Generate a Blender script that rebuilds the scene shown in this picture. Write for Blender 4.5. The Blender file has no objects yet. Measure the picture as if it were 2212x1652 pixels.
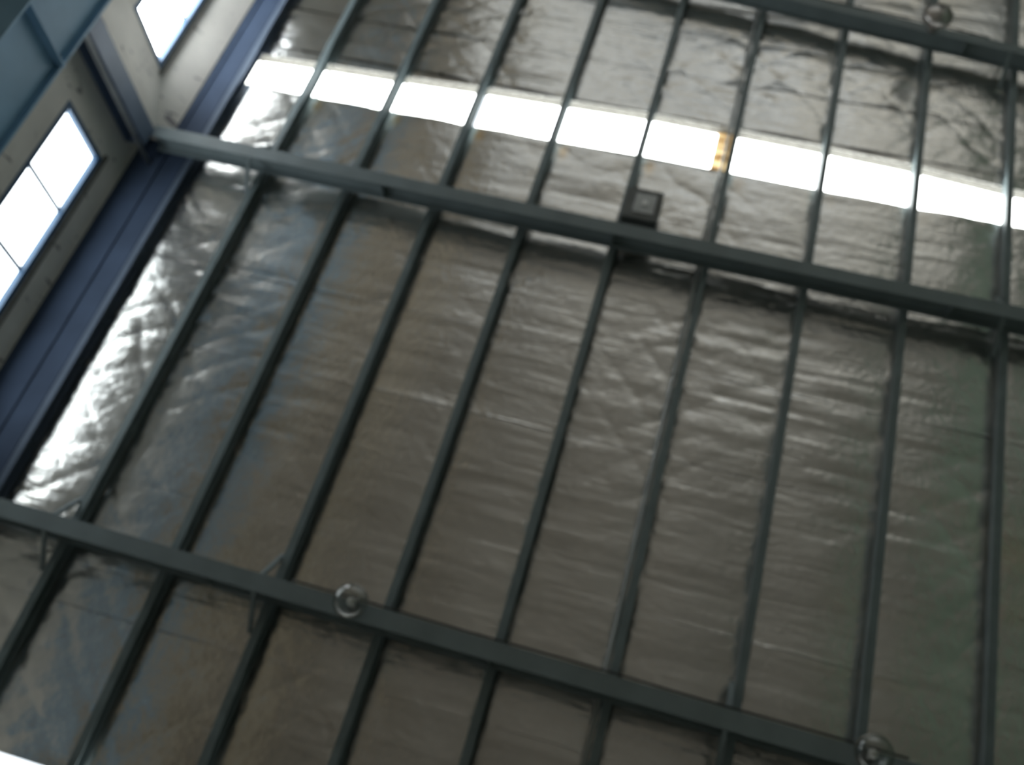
import bpy, bmesh, math, random
import numpy as np
from mathutils import Matrix, Vector

random.seed(7)
S = bpy.context.scene
COL = S.collection
H = 10.0                      # height of the foil lining above the floor

# ------------------------------------------------------------------ camera
R = [[0.9622573, -0.2705938, 0.0289800],
     [0.2194239, 0.8344344, 0.5055416],
     [-0.1609783, -0.4801022, 0.8623154]]
cam = bpy.data.cameras.new('camera')
cam.sensor_width = 36.0
cam.sensor_fit = 'HORIZONTAL'
cam.lens = 2126.312 / 2212 * 36.0
cam.dof.use_dof = True
cam.dof.focus_distance = 3.0
cam.dof.aperture_fstop = 1.4
cam.clip_end = 200
cam_o = bpy.data.objects.new('camera', cam)
COL.objects.link(cam_o)
m = Matrix(((R[0][0], -R[1][0], -R[2][0], 5.9737),
            (R[0][1], -R[1][1], -R[2][1], 3.2392),
            (R[0][2], -R[1][2], -R[2][2], H - 8.3669),
            (0, 0, 0, 1)))
cam_o.matrix_world = m
S.camera = cam_o

# ------------------------------------------------------------------ world, exposure
W = bpy.data.worlds.new('overcast_sky')
S.world = W
W.use_nodes = True
wn = W.node_tree.nodes['Background']
wn.inputs[0].default_value = (0.86, 0.94, 1.0, 1)
wn.inputs[1].default_value = 2.0
S.view_settings.view_transform = 'Standard'
S.view_settings.look = 'None'
S.view_settings.exposure = 0.0
S.view_settings.gamma = 1.0
S.view_settings.use_curve_mapping = False
SKYLIGHT = 9.0                # radiance of the translucent roof sheet
WINDOW = 15.0                 # radiance of the frosted wall windows
WINDOW_DIM = 5.0            # the nearer window row, glow dimmed to keep its foil strip from overexposing

# ------------------------------------------------------------------ materials
def mat(name, col, rough=0.6, metal=0.0, var=0.15, scale=6.0, bump=0.0, bscale=40.0, emit=None, strength=0.0, spec=0.5):
    M = bpy.data.materials.new(name)
    M.use_nodes = True
    nt = M.node_tree
    b = nt.nodes['Principled BSDF']
    b.inputs['Roughness'].default_value = rough
    b.inputs['Metallic'].default_value = metal
    b.inputs['Specular IOR Level'].default_value = spec
    tc = nt.nodes.new('ShaderNodeTexCoord')
    n = nt.nodes.new('ShaderNodeTexNoise')
    n.inputs['Scale'].default_value = scale
    n.inputs['Detail'].default_value = 5
    nt.links.new(tc.outputs['Object'], n.inputs['Vector'])
    r = nt.nodes.new('ShaderNodeValToRGB')
    r.color_ramp.elements[0].position = 0.3
    r.color_ramp.elements[1].position = 0.7
    r.color_ramp.elements[0].color = (*[c * (1 - var) for c in col], 1)
    r.color_ramp.elements[1].color = (*[min(1, c * (1 + var)) for c in col], 1)
    nt.links.new(n.outputs['Fac'], r.inputs[0])
    nt.links.new(r.outputs[0], b.inputs['Base Color'])
    if bump:
        n2 = nt.nodes.new('ShaderNodeTexNoise')
        n2.inputs['Scale'].default_value = bscale
        nt.links.new(tc.outputs['Object'], n2.inputs['Vector'])
        bp = nt.nodes.new('ShaderNodeBump')
        bp.inputs['Strength'].default_value = bump
        bp.inputs['Distance'].default_value = 0.01
        nt.links.new(n2.outputs['Fac'], bp.inputs['Height'])
        nt.links.new(bp.outputs[0], b.inputs['Normal'])
    if emit:
        b.inputs['Emission Color'].default_value = (*emit, 1)
        b.inputs['Emission Strength'].default_value = strength
    return M

STEEL = mat('grey_green_steel_paint', (0.215, 0.262, 0.275), 0.55, var=0.12, scale=3)
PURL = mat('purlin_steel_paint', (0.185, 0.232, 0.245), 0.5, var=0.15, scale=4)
NAVY = mat('navy_flare_steel', (0.15, 0.20, 0.29), 0.5, var=0.12, scale=3)  # bluish cast of the lens flare put into the column steel
BLUE = mat('blue_flare_girder', (0.20, 0.37, 0.53), 0.5, var=0.12, scale=2)  # blue of the lens flare painted into the girder colour
FRAME = mat('blue_window_frame', (0.05, 0.11, 0.20), 0.5, var=0.1)
PANE = mat('frosted_window_pane', (0.8, 0.85, 0.9), 0.4, emit=(0.93, 0.98, 1.0), strength=WINDOW)
PANE2 = mat('dimmed_window_pane', (0.8, 0.85, 0.9), 0.4, emit=(0.91, 0.98, 1.0), strength=WINDOW_DIM)  # same glass with a weaker glow, to calm the foil beside it
SKY = mat('translucent_roof_sheet', (0.8, 0.85, 0.85), 0.5, emit=(0.97, 1.0, 0.98), strength=SKYLIGHT)
REVEAL = mat('dusty_insulation_edge', (0.15, 0.145, 0.13), 0.9, var=0.2, scale=12, spec=0.2)
GALV = mat('galvanised_conduit', (0.38, 0.40, 0.40), 0.4, 0.6)
BOXM = mat('dull_grey_box', (0.16, 0.17, 0.17), 0.6)
DARK = mat('dark_cable', (0.05, 0.055, 0.055), 0.6)
GREENWALL = mat('green_grey_wall_tint', (0.22, 0.30, 0.23), 0.7, var=0.2, scale=0.8)  # green chosen on this unseen wall to tint the foil's reflection
SOFFIT = mat('dark_navy_flare_gutter', (0.048, 0.070, 0.115), 0.75, var=0.2, scale=2, spec=0.15)  # navy comes from the lens flare, put into the dark soffit colour
P0M = mat('shaded_wall_purlin', (0.10, 0.13, 0.18), 0.7, var=0.1, scale=3, spec=0.2)  # purlin colour darkened so window light does not show on it
OCHRE = mat('warm_lower_wall_tint', (0.60, 0.50, 0.38), 0.8, var=0.4, scale=0.9)  # sunlit warmth put into an unseen wall's colour for the foil to reflect
CLAD = mat('grey_wall_cladding', (0.42, 0.42, 0.40), 0.7, var=0.2, scale=0.8)
BULB = mat('lamp_bulb', (0.75, 0.75, 0.72), 0.2)
CHAIN = mat('white_chain', (0.8, 0.82, 0.82), 0.4, 0.3)

def patchy(name, stops, scale, rough):
    M = mat(name, (0.3, 0.3, 0.3), rough, scale=scale)
    nt = M.node_tree
    r = [n for n in nt.nodes if n.type == 'VALTORGB'][0]
    n = [n for n in nt.nodes if n.type == 'TEX_NOISE'][0]
    n.inputs['Detail'].default_value = 2.5
    while len(r.color_ramp.elements) < len(stops):
        r.color_ramp.elements.new(0.5)
    for e, (p, c) in zip(r.color_ramp.elements, stops):
        e.position = p
        e.color = (*c, 1)
    return M
YARD = patchy('patchy_yard_paving', [(0.36, (0.13, 0.135, 0.14)), (0.44, (0.62, 0.63, 0.65)), (0.49, (0.24, 0.225, 0.20)), (0.54, (0.80, 0.66, 0.47)), (0.60, (0.16, 0.165, 0.165)), (0.66, (0.86, 0.87, 0.9))], 0.17, 0.8)
CONC = patchy('stained_concrete_floor', [(0.30, (0.12, 0.113, 0.102)), (0.44, (0.22, 0.202, 0.172)), (0.53, (0.33, 0.28, 0.225)), (0.60, (0.30, 0.293, 0.275)), (0.72, (0.17, 0.156, 0.135))], 0.38, 0.7)

def wall_paint():
    M = mat('stained_white_wall', (0.74, 0.70, 0.64), 0.8, var=0.10, scale=2.0)
    nt = M.node_tree
    b = nt.nodes['Principled BSDF']
    src = b.inputs['Base Color'].links[0].from_socket
    tc = nt.nodes.new('ShaderNodeTexCoord')
    mp = nt.nodes.new('ShaderNodeMapping')
    mp.inputs['Scale'].default_value = (1, 2.2, 1.0)
    n = nt.nodes.new('ShaderNodeTexNoise')
    n.inputs['Scale'].default_value = 3.1
    n.inputs['Detail'].default_value = 4
    n.inputs['Distortion'].default_value = 1.6
    nt.links.new(tc.outputs['Object'], mp.inputs[0])
    nt.links.new(mp.outputs[0], n.inputs['Vector'])
    r = nt.nodes.new('ShaderNodeValToRGB')
    r.color_ramp.elements[0].position = 0.64
    r.color_ramp.elements[1].position = 0.69
    nt.links.new(n.outputs['Fac'], r.inputs[0])
    mx = nt.nodes.new('ShaderNodeMixRGB')
    nt.links.new(r.outputs[0], mx.inputs[0])
    nt.links.new(src, mx.inputs[1])
    mx.inputs[2].default_value = (0.26, 0.24, 0.24, 1)
    nt.links.new(mx.outputs[0], b.inputs['Base Color'])
    return M
WALL = wall_paint()

def foil_mat():
    M = bpy.data.materials.new('foil_insulation_facing')
    M.use_nodes = True
    nt = M.node_tree
    L = nt.links.new
    b = nt.nodes['Principled BSDF']
    b.inputs['Metallic'].default_value = 1.0
    tc = nt.nodes.new('ShaderNodeTexCoord')
    # colour: slightly tarnished aluminium with yellowed stains and painted warm reflections
    n = nt.nodes.new('ShaderNodeTexNoise')
    n.inputs['Scale'].default_value = 1.1
    n.inputs['Detail'].default_value = 6
    L(tc.outputs['Object'], n.inputs['Vector'])
    r = nt.nodes.new('ShaderNodeValToRGB')
    r.color_ramp.elements[0].position = 0.3
    r.color_ramp.elements[1].position = 0.72
    r.color_ramp.elements[0].color = (0.66, 0.65, 0.62, 1)
    r.color_ramp.elements[1].color = (0.80, 0.79, 0.76, 1)
    L(n.outputs['Fac'], r.inputs[0])
    at = nt.nodes.new('ShaderNodeAttribute')
    at.attribute_name = 'stain_and_reflection'
    mx = nt.nodes.new('ShaderNodeMixRGB')
    L(at.outputs['Fac'], mx.inputs[0])
    L(r.outputs[0], mx.inputs[1])
    mx.inputs[2].default_value = (0.75, 0.50, 0.22, 1)
    L(mx.outputs[0], b.inputs['Base Color'])
    # dull patches change the roughness
    rr = nt.nodes.new('ShaderNodeMapRange')
    rr.inputs['To Min'].default_value = 0.17
    rr.inputs['To Max'].default_value = 0.31
    L(n.outputs['Fac'], rr.inputs['Value'])
    L(rr.outputs[0], b.inputs['Roughness'])
    # fine creases running along the roll, plus scrim crinkle
    mp = nt.nodes.new('ShaderNodeMapping')
    mp.inputs['Scale'].default_value = (1.3, 15.0, 1.0)
    L(tc.outputs['Object'], mp.inputs[0])
    s = nt.nodes.new('ShaderNodeTexNoise')
    s.inputs['Scale'].default_value = 1.0
    s.inputs['Detail'].default_value = 4
    s.inputs['Roughness'].default_value = 0.6
    L(mp.outputs[0], s.inputs['Vector'])
    c = nt.nodes.new('ShaderNodeTexNoise')
    c.inputs['Scale'].default_value = 16.0
    c.inputs['Detail'].default_value = 3
    L(tc.outputs['Object'], c.inputs['Vector'])
    ad = nt.nodes.new('ShaderNodeMath')
    ad.operation = 'MULTIPLY_ADD'
    ad.inputs[1].default_value = 0.7
    L(c.outputs['Fac'], ad.inputs[0])
    L(s.outputs['Fac'], ad.inputs[2])
    bp = nt.nodes.new('ShaderNodeBump')
    bp.inputs['Strength'].default_value = 0.42
    bp.inputs['Distance'].default_value = 0.02
    L(ad.outputs[0], bp.inputs['Height'])
    L(bp.outputs[0], b.inputs['Normal'])
    return M
FOIL = foil_mat()

def glass_mat():
    M = bpy.data.materials.new('dusty_lamp_glass')
    M.use_nodes = True
    nt = M.node_tree
    nt.nodes.remove(nt.nodes['Principled BSDF'])
    out = nt.nodes['Material Output']
    t = nt.nodes.new('ShaderNodeBsdfTransparent')
    t.inputs[0].default_value = (0.80, 0.81, 0.80, 1)
    g = nt.nodes.new('ShaderNodeBsdfGlossy')
    g.inputs['Roughness'].default_value = 0.22
    g.inputs[0].default_value = (0.62, 0.64, 0.63, 1)
    lw = nt.nodes.new('ShaderNodeLayerWeight')
    lw.inputs[0].default_value = 0.35
    mx = nt.nodes.new('ShaderNodeMixShader')
    nt.links.new(lw.outputs['Facing'], mx.inputs[0])
    nt.links.new(t.outputs[0], mx.inputs[1])
    nt.links.new(g.outputs[0], mx.inputs[2])
    nt.links.new(mx.outputs[0], out.inputs[0])
    return M
GLASS = glass_mat()
SMOKY = mat('smoky_silvered_glass', (0.46, 0.44, 0.42), 0.28, 0.75, var=0.3, scale=14)

def yellowed_mat():
    M = mat('yellowed_fibreglass', (0.55, 0.36, 0.16), 0.8)
    nt = M.node_tree
    b = nt.nodes['Principled BSDF']
    tc = nt.nodes.new('ShaderNodeTexCoord')
    n = nt.nodes.new('ShaderNodeTexNoise')
    n.inputs['Scale'].default_value = 9
    mp = nt.nodes.new('ShaderNodeMapping')
    mp.inputs['Scale'].default_value = (0.4, 1.2, 1)
    nt.links.new(tc.outputs['Object'], mp.inputs[0])
    nt.links.new(mp.outputs[0], n.inputs['Vector'])
    r = nt.nodes.new('ShaderNodeValToRGB')
    r.color_ramp.elements[0].position = 0.40
    r.color_ramp.elements[0].color = (0.22, 0.12, 0.04, 1)
    r.color_ramp.elements[1].position = 0.62
    r.color_ramp.elements[1].color = (1.0, 0.78, 0.42, 1)
    nt.links.new(n.outputs['Fac'], r.inputs[0])
    nt.links.new(r.outputs[0], b.inputs['Emission Color'])
    b.inputs['Emission Strength'].default_value = 1.5
    return M
YELLOW = yellowed_mat()

# ------------------------------------------------------------------ helpers
def box(bm, x0, x1, y0, y1, z0, z1):
    v = [bm.verts.new(p) for p in ((x0, y0, z0), (x1, y0, z0), (x1, y1, z0), (x0, y1, z0),
                                   (x0, y0, z1), (x1, y0, z1), (x1, y1, z1), (x0, y1, z1))]
    for f in ((0, 3, 2, 1), (4, 5, 6, 7), (0, 1, 5, 4), (1, 2, 6, 5), (2, 3, 7, 6), (3, 0, 4, 7)):
        bm.faces.new([v[i] for i in f])

def prism(bm, poly, axis, a, b):
    """extrude a 2-D polygon along an axis ('x' -> poly is (y,z), 'y' -> (x,z), 'z' -> (x,y))"""
    def P(p, t):
        return {'x': (t, p[0], p[1]), 'y': (p[0], t, p[1]), 'z': (p[0], p[1], t)}[axis]
    A = [bm.verts.new(P(p, a)) for p in poly]
    B = [bm.verts.new(P(p, b)) for p in poly]
    n = len(poly)
    bm.faces.new(A)
    bm.faces.new(B[::-1])
    for i in range(n):
        bm.faces.new((A[i], B[i], B[(i + 1) % n], A[(i + 1) % n]))

def bar(bm, p, q, w, h=None):
    p, q = Vector(p), Vector(q)
    h = h or w
    d = (q - p).normalized()
    up = Vector((0, 0, 1)) if abs(d.z) < 0.95 else Vector((0, 1, 0))
    s = d.cross(up).normalized() * w / 2
    t = s.cross(d).normalized() * h / 2
    vs = []
    for c in (p, q):
        for a, b_ in ((-1, -1), (1, -1), (1, 1), (-1, 1)):
            vs.append(bm.verts.new(c + s * a + t * b_))
    for f in ((0, 1, 2, 3), (7, 6, 5, 4), (0, 4, 5, 1), (1, 5, 6, 2), (2, 6, 7, 3), (3, 7, 4, 0)):
        bm.faces.new([vs[i] for i in f])

def tube(bm, pts, r, seg=8):
    pts = [Vector(p) for p in pts]
    rings = []
    for i, p in enumerate(pts):
        d = (pts[min(i + 1, len(pts) - 1)] - pts[max(i - 1, 0)]).normalized()
        up = Vector((0, 0, 1)) if abs(d.z) < 0.9 else Vector((1, 0, 0))
        s = d.cross(up).normalized()
        t = s.cross(d)
        rings.append([bm.verts.new(p + (s * math.cos(a) + t * math.sin(a)) * r)
                      for a in [2 * math.pi * k / seg for k in range(seg)]])
    for A, B in zip(rings, rings[1:]):
        for k in range(seg):
            bm.faces.new((A[k], A[(k + 1) % seg], B[(k + 1) % seg], B[k]))
    bm.faces.new(rings[0][::-1])
    bm.faces.new(rings[-1])

def lathe(bm, prof, seg=32, cap=True):
    rings = []
    for r, z in prof:
        rings.append([bm.verts.new((r * math.cos(2 * math.pi * k / seg), r * math.sin(2 * math.pi * k / seg), z))
                      for k in range(seg)])
    for A, B in zip(rings, rings[1:]):
        for k in range(seg):
            bm.faces.new((A[k], A[(k + 1) % seg], B[(k + 1) % seg], B[k]))
    if cap:
        bm.faces.new(rings[0][::-1])
        bm.faces.new(rings[-1])

def obj(name, bm, material, parent=None, smooth=False, label=None):
    bmesh.ops.recalc_face_normals(bm, faces=bm.faces)
    me = bpy.data.meshes.new(name)
    bm.to_mesh(me)
    bm.free()
    me.materials.append(material)
    if smooth:
        for p in me.polygons:
            p.use_smooth = True
    o = bpy.data.objects.new(name, me)
    COL.objects.link(o)
    if parent:
        o.parent = parent
    if label:
        o['label'] = label
    return o

def mk(name, material, parent, fn, **k):
    bm = bmesh.new()
    fn(bm)
    return obj(name, bm, material, parent, **k)

def tag(o, label, cat, group=None):
    o['label'] = label
    o['category'] = cat
    if group:
        o['group'] = group
    return o

def thing(name, label, cat, loc=(0, 0, 0), rotz=0.0, group=None):
    o = bpy.data.objects.new(name, None)
    COL.objects.link(o)
    o.empty_display_size = 0.2
    o.location = loc
    o.rotation_euler = (0, 0, rotz)
    return tag(o, label, cat, group)

def struct(name, bm, material, label=None):
    o = obj(name, bm, material)
    o['kind'] = 'structure'
    if label:
        o['label'] = label
    return o

# ------------------------------------------------------------------ room shell
X0, X1, Y0, Y1 = -0.55, 12.0, -12.5, 11.0
bm = bmesh.new(); box(bm, X0 - 0.3, X1 + 0.3, Y0 - 0.3, Y1 + 0.3, -0.2, 0)
struct('floor', bm, CONC, 'brown concrete hall floor far below the roof')

# roof deck above the lining, open where the translucent strips run
SKYN, SKYF = -4.63, -5.345            # near / far edge of the first strip
SK2N, SK2F = 3.55, 3.03              # second strip, its corner at the lower left of the photo
bm = bmesh.new()
for a, b_ in ((Y0, SKYF - 0.02), (SKYN + 0.07, SK2F - 0.09), (SK2N + 0.05, Y1)):
    box(bm, X0, X1, a, b_, H + 0.035, H + 0.16)
box(bm, X0, 0.12, SKYF - 0.02, SKYN + 0.07, H + 0.035, H + 0.16)
box(bm, X0, 0.12, SK2F - 0.09, SK2N + 0.05, H + 0.035, H + 0.16)
box(bm, 10.06, X1, SKYF - 0.02, SKYN + 0.07, H + 0.035, H + 0.16)
box(bm, 10.06, X1, SK2F - 0.09, SK2N + 0.05, H + 0.035, H + 0.16)
ceiling = struct('ceiling', bm, FOIL, 'foil lined roof deck of the hall')

# left wall with window openings (openings are real holes)
WT_, WB_ = H - 0.585, H - 1.31
WT, WB = WT_ + 0.065, WB_ - 0.065          # window head and sill
W1 = (-6.42, -4.19)                  # bay between the far and middle rafter
W2 = (-2.64, 0.46)                   # bay between middle and near rafter
bm = bmesh.new()
TH = 0.24
for a, b_ in ((Y0, W1[0] - 0.065), (W1[1] + 0.065, W2[0] - 0.065), (W2[1] + 0.065, Y1)):
    box(bm, X0 - TH, X0, a, b_, WB, WT)
box(bm, X0 - TH, X0, Y0, Y1, 0, WB)
box(bm, X0 - TH, X0, Y0, Y1, WT, H + 0.16)
wl = struct('wall_left', bm, WALL, 'stained off white wall holding the high windows')
mk('splayed_head', WALL, wl, lambda q: prism(q, [(X0, WT + 0.05), (X0, H - 0.14), (X0 + 0.30, H - 0.14)], 'y', -6.6, -3.40))
mk('splayed_jamb', WALL, wl, lambda q: prism(q, [(X0, W1[1] + 0.09), (X0, -3.40), (X0 + 0.2, -3.40)], 'z', 7.0, H - 0.30))
bm = bmesh.new(); box(bm, X0, X0 + 0.02, Y0, Y1, 0, 6.4)
struct('added_trim_1', bm, OCHRE, 'unseen warm toned panel added on the lower left wall')
bm = bmesh.new(); box(bm, X1, X1 + 0.24, Y0, Y1, 0, H + 0.16)
struct('wall_right', bm, GREENWALL)
bm = bmesh.new(); box(bm, X0, X1, Y1, Y1 + 0.24, 0, H + 0.16)
struct('wall_front', bm, CLAD)
# far end wall with a wide open doorway
bm = bmesh.new()
DX0, DX1, DZ = 0.6, 10.8, 6.2
box(bm, X0, DX0, Y0 - 0.24, Y0, 0, DZ)
box(bm, DX1, X1, Y0 - 0.24, Y0, 0, DZ)
box(bm, X0, X1, Y0 - 0.24, Y0, DZ, H + 0.16)
struct('wall_back', bm, CLAD)
bm = bmesh.new(); box(bm, -30, 45, Y0 - 40, Y0 - 0.3, -0.25, -0.05)
struct('ground', bm, YARD)

# windows
def window(name, rng, mull, label, glass):
    a, b_ = rng
    bm = bmesh.new()
    xo, xi = X0 - 0.10, X0 + 0.004
    w = 0.065
    a, b_, WT, WB = a - w, b_ + w, WT_ + w, WB_ - w
    box(bm, xo, xi, a, b_, WT - w, WT)
    box(bm, xo, xi, a, b_, WB, WB + w)
    box(bm, xo, xi, a, a + w, WB + w, WT - w)
    box(bm, xo, xi, b_ - w, b_, WB + w, WT - w)
    fr = struct(name, bm, FRAME, label)
    edges = [a + w] + mull + [b_ - w]
    for i in range(len(edges) - 1):
        mk('pane', glass, fr, lambda q: box(q, X0 - 0.075, X0 - 0.065, edges[i], edges[i + 1], WB + w, WT - w))
    for y in mull:
        mk('mullion', FRAME, fr, lambda q: box(q, X0 - 0.10, X0 - 0.055, y - 0.026, y + 0.026, WB + w, WT - w))
    mk('lintel', REVEAL, fr, lambda q: box(q, X0 - 0.02, X0 + 0.025, a - 0.06, b_ + 0.06, WT, WT + 0.05))
    return fr
window('window_1', W1, [-5.66, -4.92], 'bright frosted window nearer the top of the frame, beyond the wall column', PANE)
window('window_2', W2, [-1.90, -1.11, -0.32], 'bright frosted window row at the left edge, before the wall column', PANE2)

# ------------------------------------------------------------------ foil lining
def vnoise(x, y, seed):
    rng = np.random.default_rng(seed)
    g = rng.random((97, 97))
    xi = np.floor(x).astype(int); yi = np.floor(y).astype(int)
    fx = x - xi; fy = y - yi
    fx = fx * fx * (3 - 2 * fx); fy = fy * fy * (3 - 2 * fy)
    A = lambda i, j: g[(xi + i) % 97, (yi + j) % 97]
    return (A(0, 0) * (1 - fx) + A(1, 0) * fx) * (1 - fy) + (A(0, 1) * (1 - fx) + A(1, 1) * fx) * fy

def foil_height(x, y, seed):
    t = x - np.floor(x)
    sag = -0.020 * (4 * t * (1 - t)) * (0.55 + 0.9 * vnoise(x * 0.9 + 3, y * 0.5, 1))
    # quilted diagonal folds, strong near the wall and in patches elsewhere
    mask = np.clip(vnoise(x * 0.7, y * 0.6, 2) * 2.0 - 0.95, 0, 1)
    near = np.clip(1.25 - x / 3.4, 0, 1)
    mask = np.clip(mask * 0.7 + near * (0.25 + 0.9 * vnoise(x * 1.3, y * 1.1, 12)) + 0.5 * np.clip((t - 0.62) * 3, 0, 1) * vnoise(x * 0.5, y * 0.8, 8), 0, 1)
    for gx, gy, rx, ry, am in ((6.0, -6.4, 1.1, 0.7, 0.7), (8.2, -6.0, 0.9, 0.8, 0.7), (8.75, -1.2, 0.45, 1.9, 0.9),
                               (5.75, -2.1, 0.35, 0.8, 0.7), (4.7, -5.9, 0.6, 0.5, 0.4), (5.6, -4.1, 0.8, 0.4, 0.5)):
        mask = mask + am * np.exp(-((x - gx) / rx) ** 2 - ((y - gy) / ry) ** 2)
    mask = np.clip(mask, 0, 1.1)
    wx = 0.30 * vnoise(x * 1.9, y * 1.9, 3)
    wy = 0.30 * vnoise(x * 1.7 + 9, y * 1.7, 13)
    tri = lambda s: np.abs((s % 1.0) - 0.5) * 2
    d1 = tri((x * 0.8 + y * 1.15 + wx) / 0.46)
    d2 = tri((x * 0.95 - y * 1.0 + wy) / 0.54)
    a1 = vnoise(x * 1.5 + 5, y * 1.5, 14)
    a2 = vnoise(x * 1.5, y * 1.5 + 5, 15)
    quilt = 0.015 * mask * (a1 * d1 ** 4 + a2 * d2 ** 4)
    # long creases along the roll, a few of them sharp
    st = vnoise(x * 0.8, y * 7.0, 4) - 0.5
    st2 = vnoise(x * 1.7, y * 13.0, 5) - 0.5
    sharp = np.clip(vnoise(x * 0.9, y * 9.0, 16) - 0.72, 0, 1) * (vnoise(x * 0.6, y * 0.6, 17) > 0.45)
    cr = 0.008 * st + 0.005 * st2 + 0.035 * sharp
    cr2 = 0.010 * (vnoise(x * 3.2, y * 3.6, 6) - 0.5) * (0.3 + mask) + 0.004 * (vnoise(x * 6.5, y * 9.5, 18) - 0.5) * (0.35 + mask)
    return sag + quilt + cr + cr2

def foil_strip(i, v0, v1):
    xs = np.arange(-0.54, 10.3, 0.03)
    n = max(8, int((v1 - v0) / 0.03))
    ys = np.linspace(v0, v1, n)
    X, Y = np.meshgrid(xs, ys, indexing='ij')
    Z = H + foil_height(X, Y, i)
    e = np.clip((Y - (v1 - 0.06)) / 0.06, 0, 1)
    Z -= 0.007 * e * e * np.clip(vnoise(X * 0.9, Y * 0 + i * 7.3, 9) * 1.6 - 0.35, 0.05, 1)
    Z += 0.003 * np.clip(1 - (Y - v0) / 0.06, 0, 1)
    Z = np.minimum(Z - 0.004, H + 0.030)
    # the blanket is pressed flat where it lies on a purlin
    near_p = np.clip(1.6 - np.abs(X - np.round(X)) / 0.045, 0, 1)
    Z = Z * (1 - near_p) + (H - 0.004) * near_p
    nx, ny = X.shape
    co = np.stack([X, Y, Z], -1).reshape(-1, 3)
    idx = np.arange(nx * ny).reshape(nx, ny)
    q = np.stack([idx[:-1, :-1], idx[:-1, 1:], idx[1:, 1:], idx[1:, :-1]], -1).reshape(-1, 4)
    me = bpy.data.meshes.new('foil_sheet')
    me.from_pydata(co.tolist(), [], q.tolist())
    st = np.zeros(nx * ny)
    fx, fy = X.ravel(), Y.ravel()
    for k in range(0, 9):
        a = [0.5, .8, .8, .8, .6, .5, .2, .1, .1][k]
        st = np.maximum(st, a * np.exp(-((fx - k - 0.15) / 0.05) ** 2 - ((fy + 4.50) / 0.10) ** 2))
    st = np.maximum(st, 0.5 * np.clip(vnoise(fx * 1.2, fy * 3.5, 11) * 3 - 2.1, 0, 1) * np.clip((fx - 7.5), 0, 1) * np.clip(fy + 1.5, 0, 1))  # warm reflections painted in as orange patches
    at = me.attributes.new('stain_and_reflection', 'FLOAT', 'POINT')
    at.data.foreach_set('value', st.astype(np.float32))
    me.materials.append(FOIL)
    me.polygons.foreach_set('use_smooth', [True] * len(me.polygons))
    o = bpy.data.objects.new('foil_sheet', me)
    COL.objects.link(o)
    o.parent = ceiling

SEAMS_FAR = [-9.3, -8.5, -7.3, -6.05, SKYF]
SEAMS_NEAR = [SKYN, -3.5, -1.98, -1.0, 0.52, 1.75, SK2F]
for k, (a, b_) in enumerate(list(zip(SEAMS_FAR, SEAMS_FAR[1:])) + list(zip(SEAMS_NEAR, SEAMS_NEAR[1:]))):
    foil_strip(k, a, b_ + (0.012 if b_ not in (SKYF, SK2F) else 0))

# ------------------------------------------------------------------ roof light strips
far_e = [-5.02, -5.06, -5.09, -5.14, -5.17, -5.20, -5.18, -5.16, -5.12, -5.03, -5.00]
near_e = [-4.52, -4.56, -4.60, -4.63, -4.65, -4.67, -4.66, -4.65, -4.62, -4.56, -4.52]
sky = thing('roof_light', 'long white translucent roof light strip crossing the upper part of the ceiling', 'skylight', (0, SKYF, H + 0.09))
def quad_slab(bm, x0, x1, ya0, ya1, yb0, yb1, z0, z1):
    prism(bm, [(x0, ya0), (x1, ya1), (x1, yb1), (x0, yb0)], 'z', z0, z1)
for k in range(0, 10):
    x0, x1 = k + 0.02, k + 0.98
    if k == 0:
        x0 = 0.135
    if k == 5:
        x1 = 5.80
    fa = lambda x: float(np.interp(x, range(11), far_e)) - 0.135
    ne = lambda x: float(np.interp(x, range(11), near_e))
    o = mk('pane', SKY, sky, lambda q: quad_slab(q, x0, x1, fa(x0) - SKYF, fa(x1) - SKYF, ne(x0) + 0.02 - SKYF, ne(x1) + 0.02 - SKYF, 0.035, 0.043))
    if k == 5:
        mk('yellowed_panel', YELLOW, sky, lambda q: quad_slab(q, 5.80, 5.985, fa(x1) - SKYF, fa(x1) - SKYF, ne(x1) - SKYF, ne(x1) - SKYF, 0.0, 0.006),
           label='narrow yellowed fibreglass strip closing the end of one pane')
    # pale cut edges of the lining on both sides of each pane
    mk('lining_flap', FOIL, sky, lambda q: quad_slab(q, k + 0.0, k + 1.0, -0.02, -0.02, fa(k) - SKYF - 0.003, fa(k + 1) - SKYF - 0.003, -0.090, -0.0855))
    mk('lining_edge', REVEAL, sky, lambda q: quad_slab(q, k + 0.0, k + 1.0, -0.03, -0.03, fa(k) - SKYF, fa(k + 1) - SKYF, -0.085, 0.05))
    mk('lining_edge', REVEAL, sky, lambda q: quad_slab(q, k + 0.0, k + 1.0, ne(k) - SKYF, ne(k + 1) - SKYF, SKYN + 0.12 - SKYF, SKYN + 0.12 - SKYF, -0.085, 0.05))
sky2 = thing('roof_light', 'second roof light strip, only its bright corner showing at the lower left', 'skylight', (0, SK2F, H + 0.05))
for k in range(0, 10):
    x0, x1 = (0.14 if k == 0 else k + 0.02), k + 0.98
    mk('pane', SKY, sky2, lambda q: box(q, x0, x1, 0.06, 0.52, 0.0, 0.008))

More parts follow.
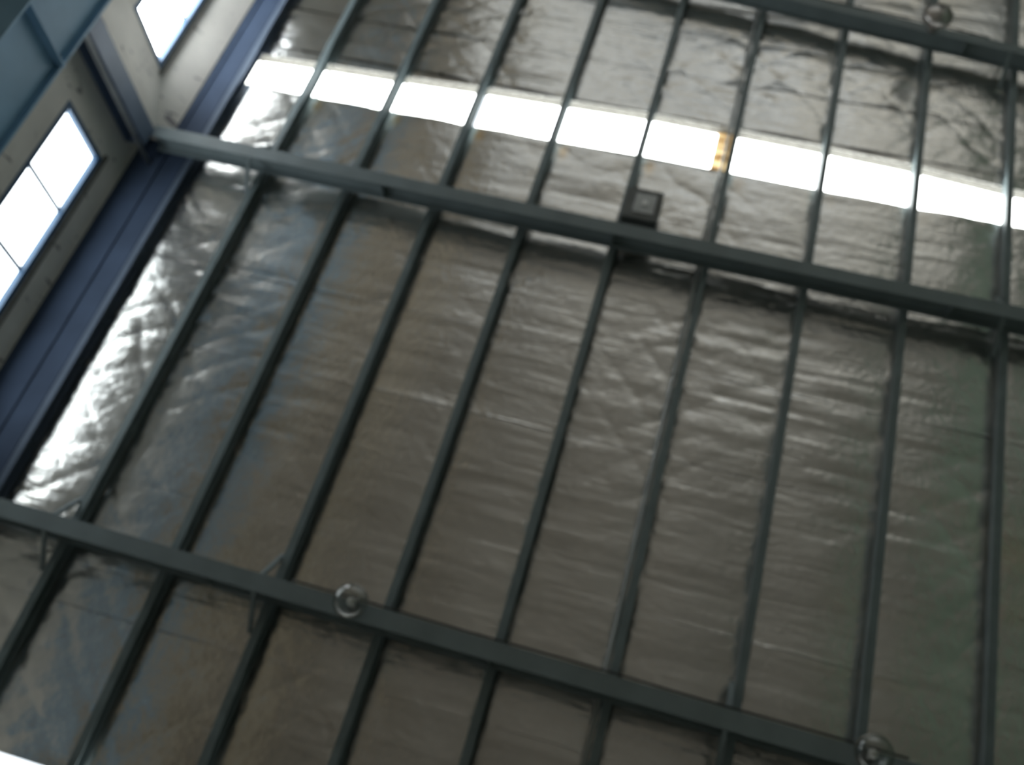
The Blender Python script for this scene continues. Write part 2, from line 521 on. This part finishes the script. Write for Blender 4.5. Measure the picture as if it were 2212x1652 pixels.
# ------------------------------------------------------------------ purlins
PY0, PY1 = -9.6, 3.9
purlin_names = [
    (0.12, 'dark steel purlin hugging the wall, at the left end of the roof light'),
    (0.985, 'first dark purlin out from the wall, edging the bright silver foil strip'),
    (1.99, 'dark purlin second out from the silver foil strip by the wall'),
    (3.00, 'dark purlin passing just left of the near left glass lamp'),
    (4.01, 'dark purlin passing just right of the near left glass lamp'),
    (5.012, 'dark purlin passing beside the square box on the middle rafter'),
    (6.002, 'dark purlin carrying a thin conduit alongside, by the yellowed roof light strip'),
    (7.015, 'dark purlin just right of the conduit purlin'),
    (8.005, 'dark purlin passing beside the glass lamp at the top right'),
    (8.968, 'rightmost wide dark purlin near the right edge of the photo'),
]
PZ0, PZ1 = -0.145, -0.008
for k, (u, lab) in enumerate(purlin_names):
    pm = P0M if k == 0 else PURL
    t = thing('purlin', lab, 'purlin', (u, PY0, H), 0, 'steel purlins under the foil lining')
    L_ = PY1 - PY0
    mk('web', pm, t, lambda q: box(q, -0.035, -0.029, 0, L_, PZ0 + 0.004, PZ1 - 0.004))
    mk('bottom_flange', pm, t, lambda q: prism(q, [(-0.035, PZ0), (0.035, PZ0), (0.035, PZ0 + 0.018), (0.031, PZ0 + 0.018), (0.031, PZ0 + 0.004), (-0.035, PZ0 + 0.004)], 'y', 0, L_))
    mk('top_flange', pm, t, lambda q: box(q, -0.035, 0.035, 0, L_, PZ1 - 0.004, PZ1))

# ------------------------------------------------------------------ rafters
RB, RT = -0.386, -0.146
def rafter(v_a, v_b, w, label, braces):
    """v_a, v_b: centre line at u = 0 and u = 9"""
    ang = math.atan2(v_b - v_a, 9.0)
    t = thing('rafter', label, 'rafter', (0, v_a, H), ang, 'main steel rafters of the roof')
    a, b_ = -0.30, 11.95
    mk('bottom_flange', STEEL, t, lambda q: box(q, a, b_, -w / 2, w / 2, RB, RB + 0.012))
    mk('top_flange', STEEL, t, lambda q: box(q, a, b_, -w / 2, w / 2, RT - 0.012, RT))
    mk('web', STEEL, t, lambda q: box(q, a, b_, -0.005, 0.005, RB + 0.012, RT - 0.012))
    for u in braces:
        mk('fly_brace', STEEL, t, lambda q: (bar(q, (u - 0.03, w / 2 - 0.02, RB + 0.03), (u - 0.012, 0.36, -0.10), 0.035, 0.035)))
        mk('fly_brace', STEEL, t, lambda q: (bar(q, (u - 0.03, -w / 2 + 0.02, RB + 0.03), (u - 0.012, -0.36, -0.10), 0.035, 0.035)))
    for u in (2.45, 5.0, 8.4):
        mk('stiffener', STEEL, t, lambda q: (box(q, u - 0.005, u + 0.005, -w / 2 + 0.004, w / 2 - 0.004, RB + 0.012, RT - 0.012)))
    return t
W_R = 0.16
rafter(-7.98, -6.94, 0.13, 'far steel rafter across the top right, with a glass lamp on it', [8.93])
rafter(-3.335, -3.195, W_R, 'middle steel rafter crossing the photo below the roof light', [0.93, 8.90])
rafter(1.185, 1.325, W_R, 'near steel rafter along the bottom, with two glass lamps on it', [0.93, 2.95, 6.96])

# ------------------------------------------------------------------ wall columns, eave beam, girder
def column(v, label):
    t = thing('column', label, 'column', (-0.42, v, 0), 0, 'steel wall columns')
    zt = H - 0.39
    mk('inner_flange', NAVY, t, lambda q: box(q, 0.105, 0.12, -0.12, 0.12, 0, zt))
    mk('outer_flange', NAVY, t, lambda q: box(q, -0.125, -0.11, -0.12, 0.12, 0, zt))
    mk('web', NAVY, t, lambda q: box(q, -0.11, 0.105, -0.006, 0.006, 0, zt))
    mk('cap_plate', NAVY, t, lambda q: box(q, -0.125, 0.13, -0.13, 0.13, zt, zt + 0.003))
    return t
col = column(-3.24, 'steel wall column between the two bright windows')

mk0 = bmesh.new()
tube(mk0, [(-0.33, -3.075, 0.0), (-0.33, -3.075, H - 0.125)], 0.026, 10)
tag(obj('conduit', mk0, GALV, smooth=True), 'pale vertical conduit on the wall column side', 'conduit')

eave = thing('eave_gutter', 'dark navy, flare-tinted boxed eave gutter between the high windows and the foil', 'gutter', (X0, Y0, H - 0.02))
LB = Y1 - Y0
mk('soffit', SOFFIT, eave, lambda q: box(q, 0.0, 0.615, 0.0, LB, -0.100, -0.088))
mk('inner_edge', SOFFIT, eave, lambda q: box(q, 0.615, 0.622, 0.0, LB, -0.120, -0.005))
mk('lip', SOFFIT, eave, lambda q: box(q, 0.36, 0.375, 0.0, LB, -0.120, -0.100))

gird = thing('crane_girder', 'flare-tinted blue steel crane girder running along the wall at the top left corner', 'girder', (0.25, -9.5, H - 3.3))
GL = 13.4
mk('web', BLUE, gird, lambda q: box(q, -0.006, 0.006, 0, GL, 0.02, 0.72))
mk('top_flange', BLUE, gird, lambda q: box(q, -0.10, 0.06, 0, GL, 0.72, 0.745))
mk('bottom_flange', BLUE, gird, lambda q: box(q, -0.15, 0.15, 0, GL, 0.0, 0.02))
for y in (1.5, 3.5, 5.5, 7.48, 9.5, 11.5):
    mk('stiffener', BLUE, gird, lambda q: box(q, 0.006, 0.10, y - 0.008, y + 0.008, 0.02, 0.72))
mk('bracket', NAVY, gird, lambda q: prism(q, [(-0.55, -0.02), (0.10, -0.02), (0.10, -0.10), (-0.55, -0.5)], 'y', 6.18, 6.34))

# ------------------------------------------------------------------ fittings
def ray(px, py):
    d = [(px - 1106) / 2126.312, (py - 826) / 2126.312, 1]
    return Vector([sum(R[i][j] * d[i] for i in range(3)) for j in range(3)])

def lamp(x, y, z, top, label, r=0.145, glass=GLASS):
    """glass globe lamp; (x, y, z) is the globe centre, top is where it hangs from"""
    t = thing('pendant_lamp', label, 'lamp', (x, y, z), 0, 'glass lamps hanging from the rafters')
    dz = top - z
    prof = [(0.045, 0.17), (0.05, 0.12), (0.085, 0.085), (0.86 * r, 0.045), (r, -0.01), (0.95 * r, -0.055), (0.77 * r, -0.095), (0.48 * r, -0.122), (0.14 * r, -0.132)]
    mk('globe', glass, t, lambda q: lathe(q, prof, 40, cap=False), smooth=True)
    mk('cap', BOXM, t, lambda q: lathe(q, [(0.03, 0.155), (0.052, 0.16), (0.052, 0.205), (0.03, 0.225)], 24))
    mk('bulb', BULB, t, lambda q: lathe(q, [(0.016, 0.15), (0.018, 0.07), (0.034, 0.03), (0.036, 0.0), (0.022, -0.028), (0.004, -0.034)], 20), smooth=True)
    if dz > 0.24:
        mk('stem', DARK, t, lambda q: lathe(q, [(0.01, 0.22), (0.01, dz)], 10))
    return t
lamp(7.93, -6.98, H - 0.616, H - 0.386, 'smoky glass globe lamp on the far rafter at the top right', r=0.17, glass=SMOKY)
lamp(3.82, 1.24, H - 0.616, H - 0.386, 'near left glass globe lamp under the near rafter')
lamp(7.98, 1.31, H - 0.616, H - 0.386, 'glass globe lamp cut by the lower right edge of the photo')

b = thing('junction_box', 'dull square metal box beside the middle rafter', 'box', (5.22, -3.66, H - 0.36))
mk('body', BOXM, b, lambda q: box(q, -0.19, 0.19, -0.20, 0.20, 0.0, 0.20))
mk('cover_plate', GALV, b, lambda q: box(q, -0.09, 0.13, -0.13, 0.13, -0.012, 0.0))
mk('knob', CHAIN, b, lambda q: box(q, 0.0, 0.05, -0.03, 0.03, -0.025, -0.012))

q = bmesh.new()
tube(q, [(5.93, y, H - 0.118 - 0.006 * math.sin(y * 1.7)) for y in np.linspace(-9.4, 3.8, 40)], 0.017, 8)
tag(obj('conduit', q, GALV, smooth=True), 'thin grey conduit running along a purlin past the yellowed strip', 'conduit')

def cable(u0, u1, fv, label):
    q = bmesh.new()
    us = np.linspace(u0, u1, 60)
    tube(q, [(u, fv(u), H - 0.375 + 0.012 * math.sin(u * 3.0)) for u in us], 0.010, 6)
    tag(obj('cable', q, DARK, smooth=True), label, 'cable')
cable(5.6, 8.6, lambda u: -8.085 + (u / 9) * 1.04, 'thin dark cable along the far rafter towards its glass lamp')
cable(3.2, 8.3, lambda u: 1.085 + (u / 9) * 0.14, 'thin dark cable along the near rafter between its two glass lamps')

q = bmesh.new()
ca, cb = Vector((8.075, -7.17, H - 0.15)), Vector((8.02, -7.34, H - 0.28))
for i in range(6):
    a = ca.lerp(cb, i / 6); b_ = ca.lerp(cb, (i + 1.1) / 6)
    o_ = Vector((0.008 if i % 2 else -0.008, 0, 0))
    bar(q, a + o_, b_ + o_, 0.02)
tag(obj('chain', q, CHAIN), 'short white chain beside the top right glass lamp', 'chain')
